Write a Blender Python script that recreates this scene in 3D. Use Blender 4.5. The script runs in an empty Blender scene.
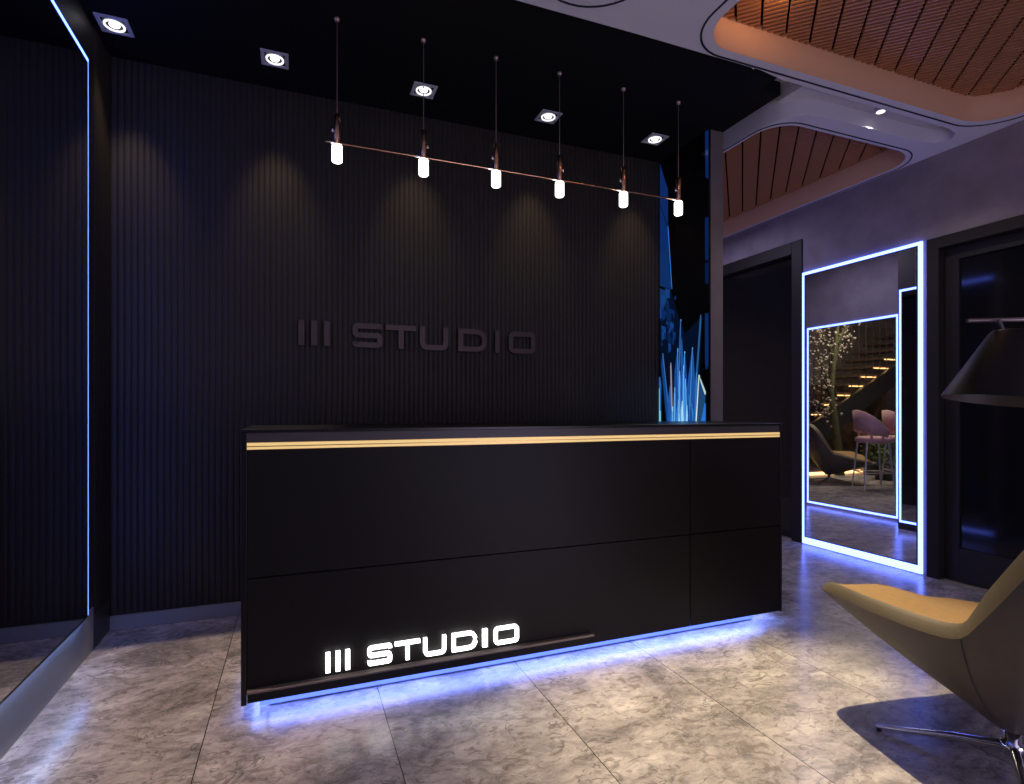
import bpy, math, random
from mathutils import Vector
random.seed(7)
S = bpy.context.scene
C = S.collection
PI = math.pi

# ------------------------------------------------------------------ materials
def new_mat(name):
    m = bpy.data.materials.new(name); m.use_nodes = True
    nt = m.node_tree
    return m, nt, nt.nodes['Principled BSDF']

def mat(name, col, rough=.5, metal=0., spec=.5, noise=0., nscale=30., bump=0., bscale=60.):
    m, nt, b = new_mat(name)
    b.inputs['Roughness'].default_value = rough
    b.inputs['Metallic'].default_value = metal
    b.inputs['Specular IOR Level'].default_value = spec
    b.inputs['Base Color'].default_value = (*col, 1)
    tc = nt.nodes.new('ShaderNodeTexCoord')
    if noise > 0:
        n = nt.nodes.new('ShaderNodeTexNoise'); n.inputs['Scale'].default_value = nscale
        n.inputs['Detail'].default_value = 5
        nt.links.new(tc.outputs['Object'], n.inputs['Vector'])
        r = nt.nodes.new('ShaderNodeValToRGB')
        r.color_ramp.elements[0].position = .3; r.color_ramp.elements[1].position = .7
        r.color_ramp.elements[0].color = (*[c*(1-noise) for c in col], 1)
        r.color_ramp.elements[1].color = (*[min(1, c*(1+noise)) for c in col], 1)
        nt.links.new(n.outputs['Fac'], r.inputs['Fac'])
        nt.links.new(r.outputs['Color'], b.inputs['Base Color'])
    if bump > 0:
        n = nt.nodes.new('ShaderNodeTexNoise'); n.inputs['Scale'].default_value = bscale
        n.inputs['Detail'].default_value = 4
        nt.links.new(tc.outputs['Object'], n.inputs['Vector'])
        bp = nt.nodes.new('ShaderNodeBump'); bp.inputs['Strength'].default_value = bump
        bp.inputs['Distance'].default_value = .01
        nt.links.new(n.outputs['Fac'], bp.inputs['Height'])
        nt.links.new(bp.outputs['Normal'], b.inputs['Normal'])
    return m

def emit(name, col, strength):
    m, nt, b = new_mat(name)
    b.inputs['Base Color'].default_value = (*col, 1)
    b.inputs['Emission Color'].default_value = (*col, 1)
    b.inputs['Emission Strength'].default_value = strength
    return m

def marble():
    m, nt, b = new_mat('marble_tiles')
    N = nt.nodes.new; L = nt.links.new
    tc = N('ShaderNodeTexCoord'); mp = N('ShaderNodeMapping')
    L(tc.outputs['Object'], mp.inputs['Vector'])
    # tile joints along Y (and a few across)
    sx = N('ShaderNodeSeparateXYZ'); L(tc.outputs['Object'], sx.inputs[0])
    def joint(out, off, pitch, w):
        a = N('ShaderNodeMath'); a.operation = 'SUBTRACT'; L(out, a.inputs[0]); a.inputs[1].default_value = off
        d = N('ShaderNodeMath'); d.operation = 'DIVIDE'; L(a.outputs[0], d.inputs[0]); d.inputs[1].default_value = pitch
        f = N('ShaderNodeMath'); f.operation = 'FLOOR'; L(d.outputs[0], f.inputs[0])
        fr = N('ShaderNodeMath'); fr.operation = 'SUBTRACT'; L(d.outputs[0], fr.inputs[0]); L(f.outputs[0], fr.inputs[1])
        s = N('ShaderNodeMath'); s.operation = 'SUBTRACT'; L(fr.outputs[0], s.inputs[0]); s.inputs[1].default_value = .5
        ab = N('ShaderNodeMath'); ab.operation = 'ABSOLUTE'; L(s.outputs[0], ab.inputs[0])
        g = N('ShaderNodeMath'); g.operation = 'GREATER_THAN'; L(ab.outputs[0], g.inputs[0]); g.inputs[1].default_value = .5 - w/pitch
        return g, f
    jx, fx = joint(sx.outputs['X'], .327, .64, .0016)
    jy, fy = joint(sx.outputs['Y'], 1.02, 2.56, .0016)
    jm = N('ShaderNodeMath'); jm.operation = 'MAXIMUM'; L(jx.outputs[0], jm.inputs[0]); L(jy.outputs[0], jm.inputs[1])
    # every tile its own cut of stone
    cb = N('ShaderNodeCombineXYZ'); L(fx.outputs[0], cb.inputs[0]); L(fy.outputs[0], cb.inputs[1])
    sc = N('ShaderNodeVectorMath'); sc.operation = 'SCALE'; sc.inputs['Scale'].default_value = 7.31; L(cb.outputs[0], sc.inputs[0])
    mp.inputs['Scale'].default_value = (1, 1.55, 1); mp.inputs['Rotation'].default_value = (0, 0, .25)
    ad = N('ShaderNodeVectorMath'); ad.operation = 'ADD'; L(mp.outputs[0], ad.inputs[0]); L(sc.outputs[0], ad.inputs[1])
    def noise(s, det=6, dist=0., rough=.6):
        n = N('ShaderNodeTexNoise'); n.inputs['Scale'].default_value = s; n.inputs['Detail'].default_value = det
        n.inputs['Distortion'].default_value = dist; n.inputs['Roughness'].default_value = rough
        L(ad.outputs[0], n.inputs['Vector']); return n
    n1 = noise(2.3, 9, .9, .68); n2 = noise(9, 9, 1.6, .74)
    r1 = N('ShaderNodeValToRGB'); e = r1.color_ramp.elements
    e[0].position = .34; e[0].color = (.17, .155, .155, 1)
    e[1].position = .68; e[1].color = (.56, .52, .49, 1)
    x = e.new(.5); x.color = (.36, .33, .32, 1)
    L(n1.outputs['Fac'], r1.inputs['Fac'])
    r2 = N('ShaderNodeValToRGB'); e = r2.color_ramp.elements
    e[0].position = .34; e[0].color = (.58, .58, .58, 1); e[1].position = .62; e[1].color = (1.25, 1.22, 1.2, 1)
    L(n2.outputs['Fac'], r2.inputs['Fac'])
    mx = N('ShaderNodeMix'); mx.data_type = 'RGBA'; mx.blend_type = 'MULTIPLY'; mx.inputs[0].default_value = .85
    L(r1.outputs['Color'], mx.inputs[6]); L(r2.outputs['Color'], mx.inputs[7])
    # veins: thin band of |noise-.5|
    def vein(src, w, w2):
        a = N('ShaderNodeMath'); a.operation = 'SUBTRACT'; L(src, a.inputs[0]); a.inputs[1].default_value = .5
        c = N('ShaderNodeMath'); c.operation = 'ABSOLUTE'; L(a.outputs[0], c.inputs[0])
        q = N('ShaderNodeMapRange'); q.inputs[1].default_value = w; q.inputs[2].default_value = w2
        q.inputs[3].default_value = 1; q.inputs[4].default_value = 0; L(c.outputs[0], q.inputs[0]); return q
    n3 = noise(2.6, 4, 1.3, .6); v1 = vein(n3.outputs['Fac'], .002, .008)
    n4 = noise(2.0, 4, 0, .5)
    gate = N('ShaderNodeMapRange'); gate.inputs[1].default_value = .42; gate.inputs[2].default_value = .52; L(n4.outputs['Fac'], gate.inputs[0])
    vm = N('ShaderNodeMath'); vm.operation = 'MULTIPLY'; L(v1.outputs[0], vm.inputs[0]); L(gate.outputs[0], vm.inputs[1])
    vk = N('ShaderNodeMath'); vk.operation = 'MULTIPLY'; L(vm.outputs[0], vk.inputs[0]); vk.inputs[1].default_value = .6; vm = vk
    n5 = noise(6.5, 6, 1.6, .7); v2 = vein(n5.outputs['Fac'], .002, .016)
    mv = N('ShaderNodeMix'); mv.data_type = 'RGBA'; L(vm.outputs[0], mv.inputs[0]); L(mx.outputs[2], mv.inputs[6]); mv.inputs[7].default_value = (.045, .04, .042, 1)
    v2m = N('ShaderNodeMath'); v2m.operation = 'MULTIPLY'; L(v2.outputs[0], v2m.inputs[0]); v2m.inputs[1].default_value = .35
    mw = N('ShaderNodeMix'); mw.data_type = 'RGBA'; L(v2m.outputs[0], mw.inputs[0]); L(mv.outputs[2], mw.inputs[6]); mw.inputs[7].default_value = (.56, .53, .5, 1)
    n6 = noise(15, 4, 1.2, .6)
    fk = N('ShaderNodeMapRange'); fk.inputs[1].default_value = .55; fk.inputs[2].default_value = .61; fk.inputs[3].default_value = 0; fk.inputs[4].default_value = .5; L(n6.outputs['Fac'], fk.inputs[0])
    mf = N('ShaderNodeMix'); mf.data_type = 'RGBA'; L(fk.outputs[0], mf.inputs[0]); L(mw.outputs[2], mf.inputs[6]); mf.inputs[7].default_value = (.13, .105, .09, 1); mw = mf
    mj = N('ShaderNodeMix'); mj.data_type = 'RGBA'; L(jm.outputs[0], mj.inputs[0]); L(mw.outputs[2], mj.inputs[6]); mj.inputs[7].default_value = (.03, .028, .028, 1)
    L(mj.outputs[2], b.inputs['Base Color'])
    rr = N('ShaderNodeMapRange'); rr.inputs[3].default_value = .15; rr.inputs[4].default_value = .32; L(n2.outputs['Fac'], rr.inputs[0])
    L(rr.outputs[0], b.inputs['Roughness'])
    b.inputs['Specular IOR Level'].default_value = .45
    return m

def mural_mat():
    m, nt, b = new_mat('landscape_mural')
    N = nt.nodes.new; L = nt.links.new
    tc = N('ShaderNodeTexCoord')
    n = N('ShaderNodeTexNoise'); n.inputs['Scale'].default_value = 2.4; n.inputs['Detail'].default_value = 9; n.inputs['Distortion'].default_value = .6
    L(tc.outputs['Object'], n.inputs['Vector'])
    r = N('ShaderNodeValToRGB'); e = r.color_ramp.elements
    e[0].position = .38; e[0].color = (.03, .03, .016, 1); e[1].position = .66; e[1].color = (.34, .22, .14, 1)
    x = e.new(.52); x.color = (.11, .085, .05, 1)
    L(n.outputs['Fac'], r.inputs['Fac']); L(r.outputs['Color'], b.inputs['Base Color'])
    return m

def art_mat():
    m, nt, b = new_mat('backlit_crystal_print')
    N = nt.nodes.new; L = nt.links.new
    a = N('ShaderNodeAttribute'); a.attribute_name = 'print'
    b.inputs['Base Color'].default_value = (.004, .006, .012, 1)
    b.inputs['Roughness'].default_value = .12
    L(a.outputs['Color'], b.inputs['Emission Color']); b.inputs['Emission Strength'].default_value = 1.0
    return m

M = dict(
 flute=mat('fluted_dark_panel', (.032, .027, .023), .5, 0, .3),
 black=mat('black_lacquer', (.010, .010, .011), .35, 0, .35),
 canopy=mat('matt_black_ceiling', (.006, .006, .007), .75, 0, .15),
 desk=mat('anthracite_laminate', (.015, .0135, .013), .45, 0, .16, bump=.02, bscale=300),
 desktop=mat('dark_stone_top', (.008, .008, .008), .3, 0, .4),
 fascia=mat('grey_brown_fascia', (.07, .062, .066), .45),
 ledge=mat('bronze_ledge', (.20, .165, .15), .4, .5),
 brass=mat('brass_channel', (.55, .38, .15), .3, 1.0),
 plaster=mat('mauve_plaster', (.26, .22, .25), .8, 0, .2, noise=.14, nscale=5, bump=.25, bscale=25),
 ceil=mat('white_ceiling_paint', (.62, .60, .64), .6, 0, .25),
 groove=mat('shadow_gap', (.01, .01, .02), .8),
 copper=mat('copper_orange_fascia', (.60, .34, .20), .55, 0, .3),
 slat=mat('copper_slat', (.50, .23, .11), .40, .4, .5),
 backing=mat('black_backing', (.004, .004, .004), .9, 0, .05),
 pillar=mat('taupe_pillar', (.16, .135, .13), .6, 0, .3, noise=.08, nscale=8),
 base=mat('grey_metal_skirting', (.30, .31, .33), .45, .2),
 darkbase=mat('dark_skirting', (.05, .045, .045), .4),
 doorframe=mat('dark_brown_doorframe', (.018, .0155, .0155), .5, 0, .25),
 door=mat('black_door_leaf', (.020, .018, .018), .38, 0, .4),
 glassblack=mat('black_gloss_glass', (.006, .006, .008), .09, 0, .6),
 mirror=mat('mirror_glass', (.86, .87, .88), .015, 1.0),
 darkmirror=mat('smoked_mirror_glass', (.62, .63, .66), .03, 1.0),
 edge=mat('black_mirror_edge', (.006, .006, .007), .4),
 led=emit('ice_blue_light_strip', (.115, .18, 1.0), 7.5),
 led_left=emit('pale_blue_light_strip', (.085, .16, 1.0), 8.5),
 led_tape=emit('hidden_blue_tape', (.24, .34, 1.0), 12),
 led_back=emit('blue_back_tape', (.30, .48, 1.0), 20),
 led_desk=emit('blue_plinth_light_strip', (.15, .24, .92), 1.0),
 gold=emit('warm_gold_light_strip', (.80, .56, .22), .85),
 sign_on=emit('white_lit_letter', (1.0, 1.0, .98), 3.0),
 sign_off=mat('brown_metal_letter', (.085, .062, .058), .4, .5),
 frame=mat('grey_lamp_frame', (.55, .55, .62), .5),
 ring=emit('downlight_ring_glow', (1, .98, 1), 1.1),
 lens=emit('downlight_lens_glow', (1, .97, .92), 3.0),
 bulb=emit('frosted_bulb_glow', (1, .97, .92), 4.5),
 rose=mat('rose_brass', (.80, .45, .26), .22, 1.0),
 wire=mat('copper_wire', (.55, .40, .35), .35, .8),
 chrome=mat('chrome', (.75, .75, .78), .12, 1.0),
 shell=mat('taupe_leather', (.088, .073, .060), .55, 0, .35, noise=.06, nscale=20, bump=.08, bscale=140),
 band=mat('tan_brown_leather', (.098, .078, .054), .55, 0, .3, bump=.08, bscale=140),
 seat=mat('caramel_fabric', (.235, .145, .062), .8, 0, .2, noise=.08, nscale=40, bump=.15, bscale=250),
 seam=mat('dark_stitch', (.03, .02, .02), .8),
 shade=mat('black_lampshade', (.010, .008, .007), .42, .3, .4),
 shade_in=mat('bronze_shade_lining', (.03, .02, .015), .5),
 pink=mat('dusty_pink_velvet', (.50, .30, .30), .8, 0, .2),
 steel=mat('pale_steel_leg', (.55, .53, .52), .3, .6),
 stringer=mat('black_steel', (.02, .02, .02), .4, .3),
 tread=mat('dark_wood_tread', (.10, .06, .035), .5),
 warm=emit('amber_light_strip', (1.0, .52, .18), 5.0),
 teal=emit('teal_light_strip', (.05, .5, .45), .8),
 bark=mat('brown_bark', (.045, .045, .022), .9, 0, .2, noise=.3, nscale=20),
 leaf=mat('green_leaf', (.05, .11, .03), .6),
 blossom=mat('cream_blossom', (.22, .19, .15), .8),
 lounge_wall=mat('warm_grey_wall', (.24, .20, .18), .8, 0, .2, noise=.1, nscale=4),
 mural=mural_mat(), marble=marble(), art=art_mat(),
)

# ------------------------------------------------------------------ mesh builder
class MB:
    def __init__(s): s.v = []; s.f = []; s.m = []; s.sm = []; s.col = []
    def add(s, vs, fs, mi=0, smooth=False, col=(0, 0, 0)):
        o = len(s.v); s.v += [tuple(p) for p in vs]
        for f in fs: s.f.append([i+o for i in f]); s.m.append(mi); s.sm.append(smooth); s.col.append(col)
        return s
    def box(s, a, b, mi=0):
        x0, x1 = sorted((a[0], b[0])); y0, y1 = sorted((a[1], b[1])); z0, z1 = sorted((a[2], b[2]))
        vs = [(x0,y0,z0),(x1,y0,z0),(x1,y1,z0),(x0,y1,z0),(x0,y0,z1),(x1,y0,z1),(x1,y1,z1),(x0,y1,z1)]
        return s.add(vs, [(0,3,2,1),(4,5,6,7),(0,1,5,4),(1,2,6,5),(2,3,7,6),(3,0,4,7)], mi)
    def obox(s, c, ax, ay, az, mi=0):       # centre and three half-axis vectors
        c = Vector(c); ax, ay, az = Vector(ax), Vector(ay), Vector(az)
        vs = [c-ax-ay-az, c+ax-ay-az, c+ax+ay-az, c-ax+ay-az, c-ax-ay+az, c+ax-ay+az, c+ax+ay+az, c-ax+ay+az]
        return s.add(vs, [(0,3,2,1),(4,5,6,7),(0,1,5,4),(1,2,6,5),(2,3,7,6),(3,0,4,7)], mi)
    def tube(s, pts, rad, n=12, mi=0, caps=True):
        pts = [Vector(p) for p in pts]
        if not isinstance(rad, (list, tuple)): rad = [rad]*len(pts)
        rings = []; up = None
        for i, p in enumerate(pts):
            d = (pts[min(i+1, len(pts)-1)] - pts[max(i-1, 0)]).normalized()
            if up is None:
                up = Vector((0,0,1)) if abs(d.z) < .9 else Vector((1,0,0))
            a = d.cross(up).normalized(); b = a.cross(d).normalized(); up = b
            rings.append([p + (a*math.cos(2*PI*k/n) + b*math.sin(2*PI*k/n))*rad[i] for k in range(n)])
        vs = [q for r in rings for q in r]; fs = []
        for i in range(len(pts)-1):
            for k in range(n):
                fs.append((i*n+k, i*n+(k+1) % n, (i+1)*n+(k+1) % n, (i+1)*n+k))
        s.add(vs, fs, mi, True)
        if caps: s.add(rings[0], [tuple(range(n))[::-1]], mi); s.add(rings[-1], [tuple(range(n))], mi)
        return s
    def lathe(s, c, prof, n=32, mi=0, smooth=True):   # prof: (r, z)
        vs = [(c[0]+r*math.cos(2*PI*k/n), c[1]+r*math.sin(2*PI*k/n), c[2]+z) for r, z in prof for k in range(n)]
        fs = [(i*n+k, i*n+(k+1) % n, (i+1)*n+(k+1) % n, (i+1)*n+k) for i in range(len(prof)-1) for k in range(n)]
        return s.add(vs, fs, mi, smooth)
    def prism(s, poly, fn, d0, d1, mi=0, col=(0, 0, 0)):   # convex poly (a, b); fn(a, b, depth) -> xyz
        n = len(poly)
        vs = [fn(a, b, d0) for a, b in poly] + [fn(a, b, d1) for a, b in poly]
        fs = [tuple(range(n)), tuple(range(2*n-1, n-1, -1))] + [(i, i+n, (i+1) % n+n, (i+1) % n) for i in range(n)]
        return s.add(vs, fs, mi, False, col)
    def blob(s, c, r, sub=1, jit=.2, mi=0):
        n, k = 6, 4
        vs = [(c[0], c[1], c[2]-r)]
        for i in range(1, k):
            for j in range(n):
                q = r*random.uniform(1-jit, 1+jit)
                th = PI*i/k - PI/2; ph = 2*PI*j/n
                vs.append((c[0]+q*math.cos(th)*math.cos(ph), c[1]+q*math.cos(th)*math.sin(ph), c[2]+q*math.sin(th)))
        vs.append((c[0], c[1], c[2]+r)); fs = []
        for j in range(n):
            fs.append((0, 1+(j+1) % n, 1+j))
            for i in range(k-2): a = 1+i*n; fs.append((a+j, a+(j+1) % n, a+n+(j+1) % n, a+n+j))
            a = 1+(k-2)*n; fs.append((a+j, a+(j+1) % n, len(vs)-1))
        return s.add(vs, fs, mi, True)
    def build(s, name, mats, parent=None, bevel=0., loc=None, kind=None, attr=False):
        me = bpy.data.meshes.new(name)
        me.from_pydata(s.v, [], s.f)
        if not isinstance(mats, (list, tuple)): mats = [mats]
        for m in mats: me.materials.append(M[m] if isinstance(m, str) else m)
        for p, mi, sm in zip(me.polygons, s.m, s.sm): p.material_index = mi; p.use_smooth = sm
        if attr:
            at = me.color_attributes.new('print', 'FLOAT_COLOR', 'CORNER')
            for p, c in zip(me.polygons, s.col):
                for li in p.loop_indices: at.data[li].color = (*c, 1)
        me.validate(); me.update()
        o = bpy.data.objects.new(name, me); C.objects.link(o)
        if parent: o.parent = parent
        if loc: o.location = loc
        if kind: o['kind'] = kind
        if bevel:
            b = o.modifiers.new('bevel', 'BEVEL'); b.width = bevel; b.segments = 2; b.limit_method = 'ANGLE'
        return o

def tag(o, label=None, cat=None, group=None):
    if label: o['label'] = label
    if cat: o['category'] = cat
    if group: o['group'] = group
    return o
def empty(name, loc, rz=0):
    o = bpy.data.objects.new(name, None); C.objects.link(o); o.location = loc; o.rotation_euler = (0, 0, rz)
    o.empty_display_size = .1
    return o
def copy_tree(o, parent=None):
    c = o.copy(); C.objects.link(c)
    if parent: c.parent = parent
    for ch in list(o.children): copy_tree(ch, c)
    return c
def lamp(name, kind, loc, energy, col, target=None, parent=None, **kw):
    d = bpy.data.lights.new(name, kind); d.energy = energy; d.color = col
    for k, v in kw.items(): setattr(d, k, v)
    o = bpy.data.objects.new(name, d); C.objects.link(o); o.location = loc
    if target is not None:
        o.rotation_euler = (Vector(target)-Vector(loc)).to_track_quat('-Z', 'Y').to_euler()
    if parent: o.parent = parent
    return o

# fixed places of the room (metres; camera at the origin, 1.2 m up)
XL, XR, YB, ZC, ZW = -.945, 4.22, 3.61, 3.12, 3.0

# ------------------------------------------------------------------ setting
MB().box((-1.3, -2.6, -.1), (10.2, 9.6, 0)).build('floor', 'marble', kind='structure')

def flutes(mb, x0, x1, z0, z1, y, pitch=.032, depth=.005, fn=None):
    n = int(round((x1-x0)/pitch)); p = (x1-x0)/n
    prof = []
    for i in range(n):
        for t, h in ((0, 0), (.10, .55), (.28, .92), (.5, 1), (.72, .92), (.90, .55)):
            prof.append((x0+(i+t)*p, h*depth))
    prof.append((x1, 0))
    fn = fn or (lambda a, h, z: (a, y-h, z))
    vs = [fn(a, h, z0) for a, h in prof] + [fn(a, h, z1) for a, h in prof]
    k = len(prof)
    mb.add(vs, [(i, i+1, k+i+1, k+i) for i in range(k-1)], 0, False)
    c = [fn(x0, 0, z1), fn(x1, 0, z1)]
    return mb
wb = MB()
wb.box((XL-.12, YB+.002, 0), (2.76, 3.78, 3.3))
flutes(wb, XL, 2.64, .075, 1.566, YB)
flutes(wb, XL, 2.64, 1.572, ZC, YB)
wb.build('wall_back', 'flute', kind='structure')
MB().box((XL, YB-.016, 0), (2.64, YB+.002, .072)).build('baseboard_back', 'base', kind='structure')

wl = MB()
wl.box((XL-.12, -2.6, 0), (XL-.002, YB+.17, 3.3))
flutes(wl, 3.345, YB, .17, ZC, 0, fn=lambda a, h, z: (XL+h*.6, a, z))
wl.build('wall_left', 'flute', kind='structure')
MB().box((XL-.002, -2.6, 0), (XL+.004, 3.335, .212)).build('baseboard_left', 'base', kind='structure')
MB().box((XL-.002, 3.337, 0), (XL+.004, YB-.017, .17)).build('trim_corner', 'darkbase', kind='structure')

# pillar that ends the back wall
MB().box((2.655, 3.05, 0), (2.76, YB+.001, ZC)).build('wall_pillar', 'pillar', kind='structure')

# right wall with two door openings
D1a, D1b, D1z = 1.02, 2.62, 2.41
D2a, D2b, D2z = 3.67, 4.93, 2.72
wr = MB()
wr.box((XR, -2.6, 0), (XR+.2, D1a, 3.2))
wr.box((XR, D1a, D1z), (XR+.2, D1b, 3.2))
wr.box((XR, D1b, 0), (XR+.2, D2a, 3.2))
wr.box((XR, D2a, D2z), (XR+.2, D2b, 3.2))
wr.box((XR, D2b, 0), (XR+.2, 5.12, 3.2))
wr.build('wall_right', 'plaster', kind='structure')

def make_door(name, ya, yb, zt, casing, panel):
    r = MB()
    x = XR-.012
    r.box((x, ya, 0), (XR+.12, ya+casing, zt)); r.box((x, yb-casing, 0), (XR+.12, yb, zt))
    r.box((x, ya+casing, zt-casing), (XR+.12, yb-casing, zt))
    root = r.build(name, 'doorframe', kind='structure', bevel=.003)
    a, b, z = ya+casing+.004, yb-casing-.004, zt-casing-.004
    xl = XR+.055
    lf = MB()
    if panel:
        st = .085
        lf.box((xl, a, .006), (xl+.045, a+st, z)); lf.box((xl, b-st, .006), (xl+.045, b, z))
        lf.box((xl, a+st, z-st), (xl+.045, b-st, z)); lf.box((xl, a+st, .006), (xl+.045, b-st, .235))
        l = lf.build('door_leaf', 'door', root, bevel=.002)
        MB().box((xl+.018, a+st, .235), (xl+.03, b-st, z-st)).build('door_glass', 'glassblack', l)
    else:
        lf.box((xl, a, .006), (xl+.045, b, z))
        l = lf.build('door_leaf', 'glassblack', root, bevel=.002)
    if not panel: return root
    h = MB().tube([(xl, a+.07, 1.02), (xl-.05, a+.07, 1.02), (xl-.05, a+.18, 1.02)], .009)
    h.build('door_handle', 'chrome', root)
    return root
make_door('door_1', D1a, D1b, D1z, .08, True)
make_door('door_2', D2a, D2b, D2z, .11, False)

# wall behind the fluted wall, seen in the mirror
XB = 2.40
DX = 1.02      # lounge furniture offset
MB().box((XB-.12, 3.781, 0), (XB, 7.2, 3.2)).build('wall_passage', 'plaster', kind='structure')

# ------------------------------------------------------------------ ceilings
def fill(name, outer, holes, z0, z1, m):
    cu = bpy.data.curves.new(name, 'CURVE'); cu.dimensions = '2D'; cu.fill_mode = 'BOTH'
    for poly in [outer]+holes:
        sp = cu.splines.new('POLY'); sp.points.add(len(poly)-1)
        for p, q in zip(sp.points, poly): p.co = (q[0], q[1], 0, 1)
        sp.use_cyclic_u = True
    cu.extrude = (z1-z0)/2
    t = bpy.data.objects.new('tmp', cu); C.objects.link(t)
    dg = bpy.context.evaluated_depsgraph_get()
    me = bpy.data.meshes.new_from_object(t.evaluated_get(dg))
    bpy.data.objects.remove(t); bpy.data.curves.remove(cu)
    me.materials.clear(); me.materials.append(M[m]); me.name = name
    for v in me.vertices: v.co.z += (z0+z1)/2
    o = bpy.data.objects.new(name, me); C.objects.link(o)
    o['kind'] = 'structure'
    return o
def rrect(x0, y0, x1, y1, r, n=10):
    rs = r if isinstance(r, (list, tuple)) else [r]*4
    out = []
    for (cx, cy, a0), q in zip(((x0, y0, PI), (x1, y0, 1.5*PI), (x1, y1, 0), (x0, y1, .5*PI)), rs):
        mx = cx+q if cx == x0 else cx-q; my = cy+q if cy == y0 else cy-q
        for i in range(n+1):
            a = a0+.5*PI*i/n; out.append((mx+q*math.cos(a), my+q*math.sin(a)))
    return out
def smooth_poly(pts, it=3):
    for _ in range(it):
        o = []
        for i in range(len(pts)):
            a, b = pts[i], pts[(i+1) % len(pts)]
            o += [(.75*a[0]+.25*b[0], .75*a[1]+.25*b[1]), (.25*a[0]+.75*b[0], .25*a[1]+.75*b[1])]
        pts = o
    return pts

MB().box((-1.3, -2.6, 3.2), (10.2, 9.6, 3.3)).build('ceiling', 'ceil', kind='structure')
MB().box((2.775, 2.21, 3.10), (XR, 2.60, 3.2)).build('ceiling_pocket', 'ceil', kind='structure')
MB().prism([(2.24, 3.10), (2.32, 3.10), (2.559, 3.199), (2.24, 3.199)], lambda a, b, d: (d, a, b), 2.601, 2.775).build('ceiling_step', 'ceil', kind='structure')
c1 = rrect(1.82, .05, 4.12, 2.2, [.3, .3, .26, .20])
c2 = rrect(2.80, 2.62, 4.17, 5.5, [.2, .26, .2, .2])
outer = [(XL, -2.6), (XR, -2.6), (XR, 6.0), (2.77, 6.0), (2.77, 2.80), (2.785, 2.67), (2.83, 2.57), (2.92, 2.50), (3.1, 2.48),
         (3.9, 2.475), (4.02, 2.455), (4.07, 2.385), (4.02, 2.32), (3.9, 2.295), (2.9, 2.29), (2.47, 2.285), (2.3, 2.262), (1.5, 2.26), (.6, 2.27), (XL, 2.27)]
fill('ceiling_dropped', outer, [c1, c2], 3.0, 3.199, 'ceil')
# black canopy over the desk
MB().box((XL, 2.56, ZC), (2.76, YB, 3.2)).build('ceiling_canopy', 'canopy', kind='structure')
MB().box((XL, 2.4227, ZC), (2.60, 2.559, 3.1995)).build('added_light_baffle', 'canopy', kind='structure')  # added baffle that cuts the slot spot's floor pool; also closes the canopy front
def ring(name, poly, w, z, m):
    n = len(poly); mb = MB(); inn = []; out = []
    for i in range(n):
        a, b, c = Vector(poly[i-1]), Vector(poly[i]), Vector(poly[(i+1) % n])
        d = (c-a).normalized(); nn = Vector((d.y, -d.x))
        inn.append(b); out.append(b+nn*w)
    vs = [(p.x, p.y, z) for p in inn] + [(p.x, p.y, z) for p in out] + [(p.x, p.y, z+.004) for p in inn] + [(p.x, p.y, z+.004) for p in out]
    fs = [(i, (i+1) % n, n+(i+1) % n, n+i) for i in range(n)]
    fs += [(i, 2*n+i, 2*n+(i+1) % n, (i+1) % n) for i in range(n)] + [(n+i, n+(i+1) % n, 3*n+(i+1) % n, 3*n+i) for i in range(n)]
    mb.add(vs, fs); return mb.build(name, m, kind='structure')
ring('trim_1', rrect(1.77, 0, 4.165, 2.245, [.33, .33, .29, .24]), .009, 2.9965, 'groove')
ring('trim_2', rrect(2.782, 2.593, 4.197, 5.53, [.2, .27, .2, .2]), .008, 2.9965, 'groove')
ring('trim_3', [(1.13+.26*math.cos(2*PI*i/40), 1.935+.26*math.sin(2*PI*i/40)) for i in range(40)], .009, 2.9965, 'groove')
def strip_wall(name, poly, z0, z1, m, off=.002):
    n = len(poly); mb = MB()
    cx = sum(p[0] for p in poly)/n; cy = sum(p[1] for p in poly)/n
    inn = []
    for i in range(n):
        a, b, c = Vector(poly[i-1]), Vector(poly[i]), Vector(poly[(i+1) % n])
        d = (c-a).normalized(); nn = Vector((-d.y, d.x)); inn.append(b+nn*off)
    vs = [(p.x, p.y, z0) for p in inn]+[(p.x, p.y, z1) for p in inn]
    vs += [(p[0], p[1], z0) for p in poly]
    fs = [(i, n+i, n+(i+1) % n, (i+1) % n) for i in range(n)] + [(2*n+i, i, (i+1) % n, 2*n+(i+1) % n) for i in range(n)]
    mb.add(vs, fs, 0, True); return mb.build(name, m, kind='structure')

def slats(name, poly, z):
    xs = [p[0] for p in poly]; ys = [p[1] for p in poly]
    g = Vector((.693, .721)); p = Vector((-.721, .693))
    mb = MB(); PG, PP = .030, .121
    c = Vector(((min(xs)+max(xs))/2, (min(ys)+max(ys))/2))
    R = math.hypot(max(xs)-min(xs), max(ys)-min(ys))/2
    for i in range(-int(R/PG)-1, int(R/PG)+2):
        for j in range(-int(R/PP)-1, int(R/PP)+2):
            q = c + g*(i*PG) + p*(j*PP)
            mar = .03
            if not (min(xs)-mar < q.x < max(xs)+mar and min(ys)-mar < q.y < max(ys)+mar): continue
            mb.obox((q.x, q.y, z+.011), Vector((p.x, p.y, 0))*.0545, Vector((g.x, g.y, 0))*.0060, (0, 0, .011))
    root = MB().box((min(xs)-.0, min(ys)-.0, 3.183), (max(xs), max(ys), 3.1985)).build(name, 'backing', kind='structure')
    s = mb.build('copper_slats', 'slat', root)
    return root
strip_wall('trim_4', c1, 3.0005, 3.1835, 'copper'); strip_wall('trim_5', c2, 3.0005, 3.1835, 'copper')
slats('ceiling_slats_near', c1, 3.156)
slats('ceiling_slats_far', c2, 3.156)

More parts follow.
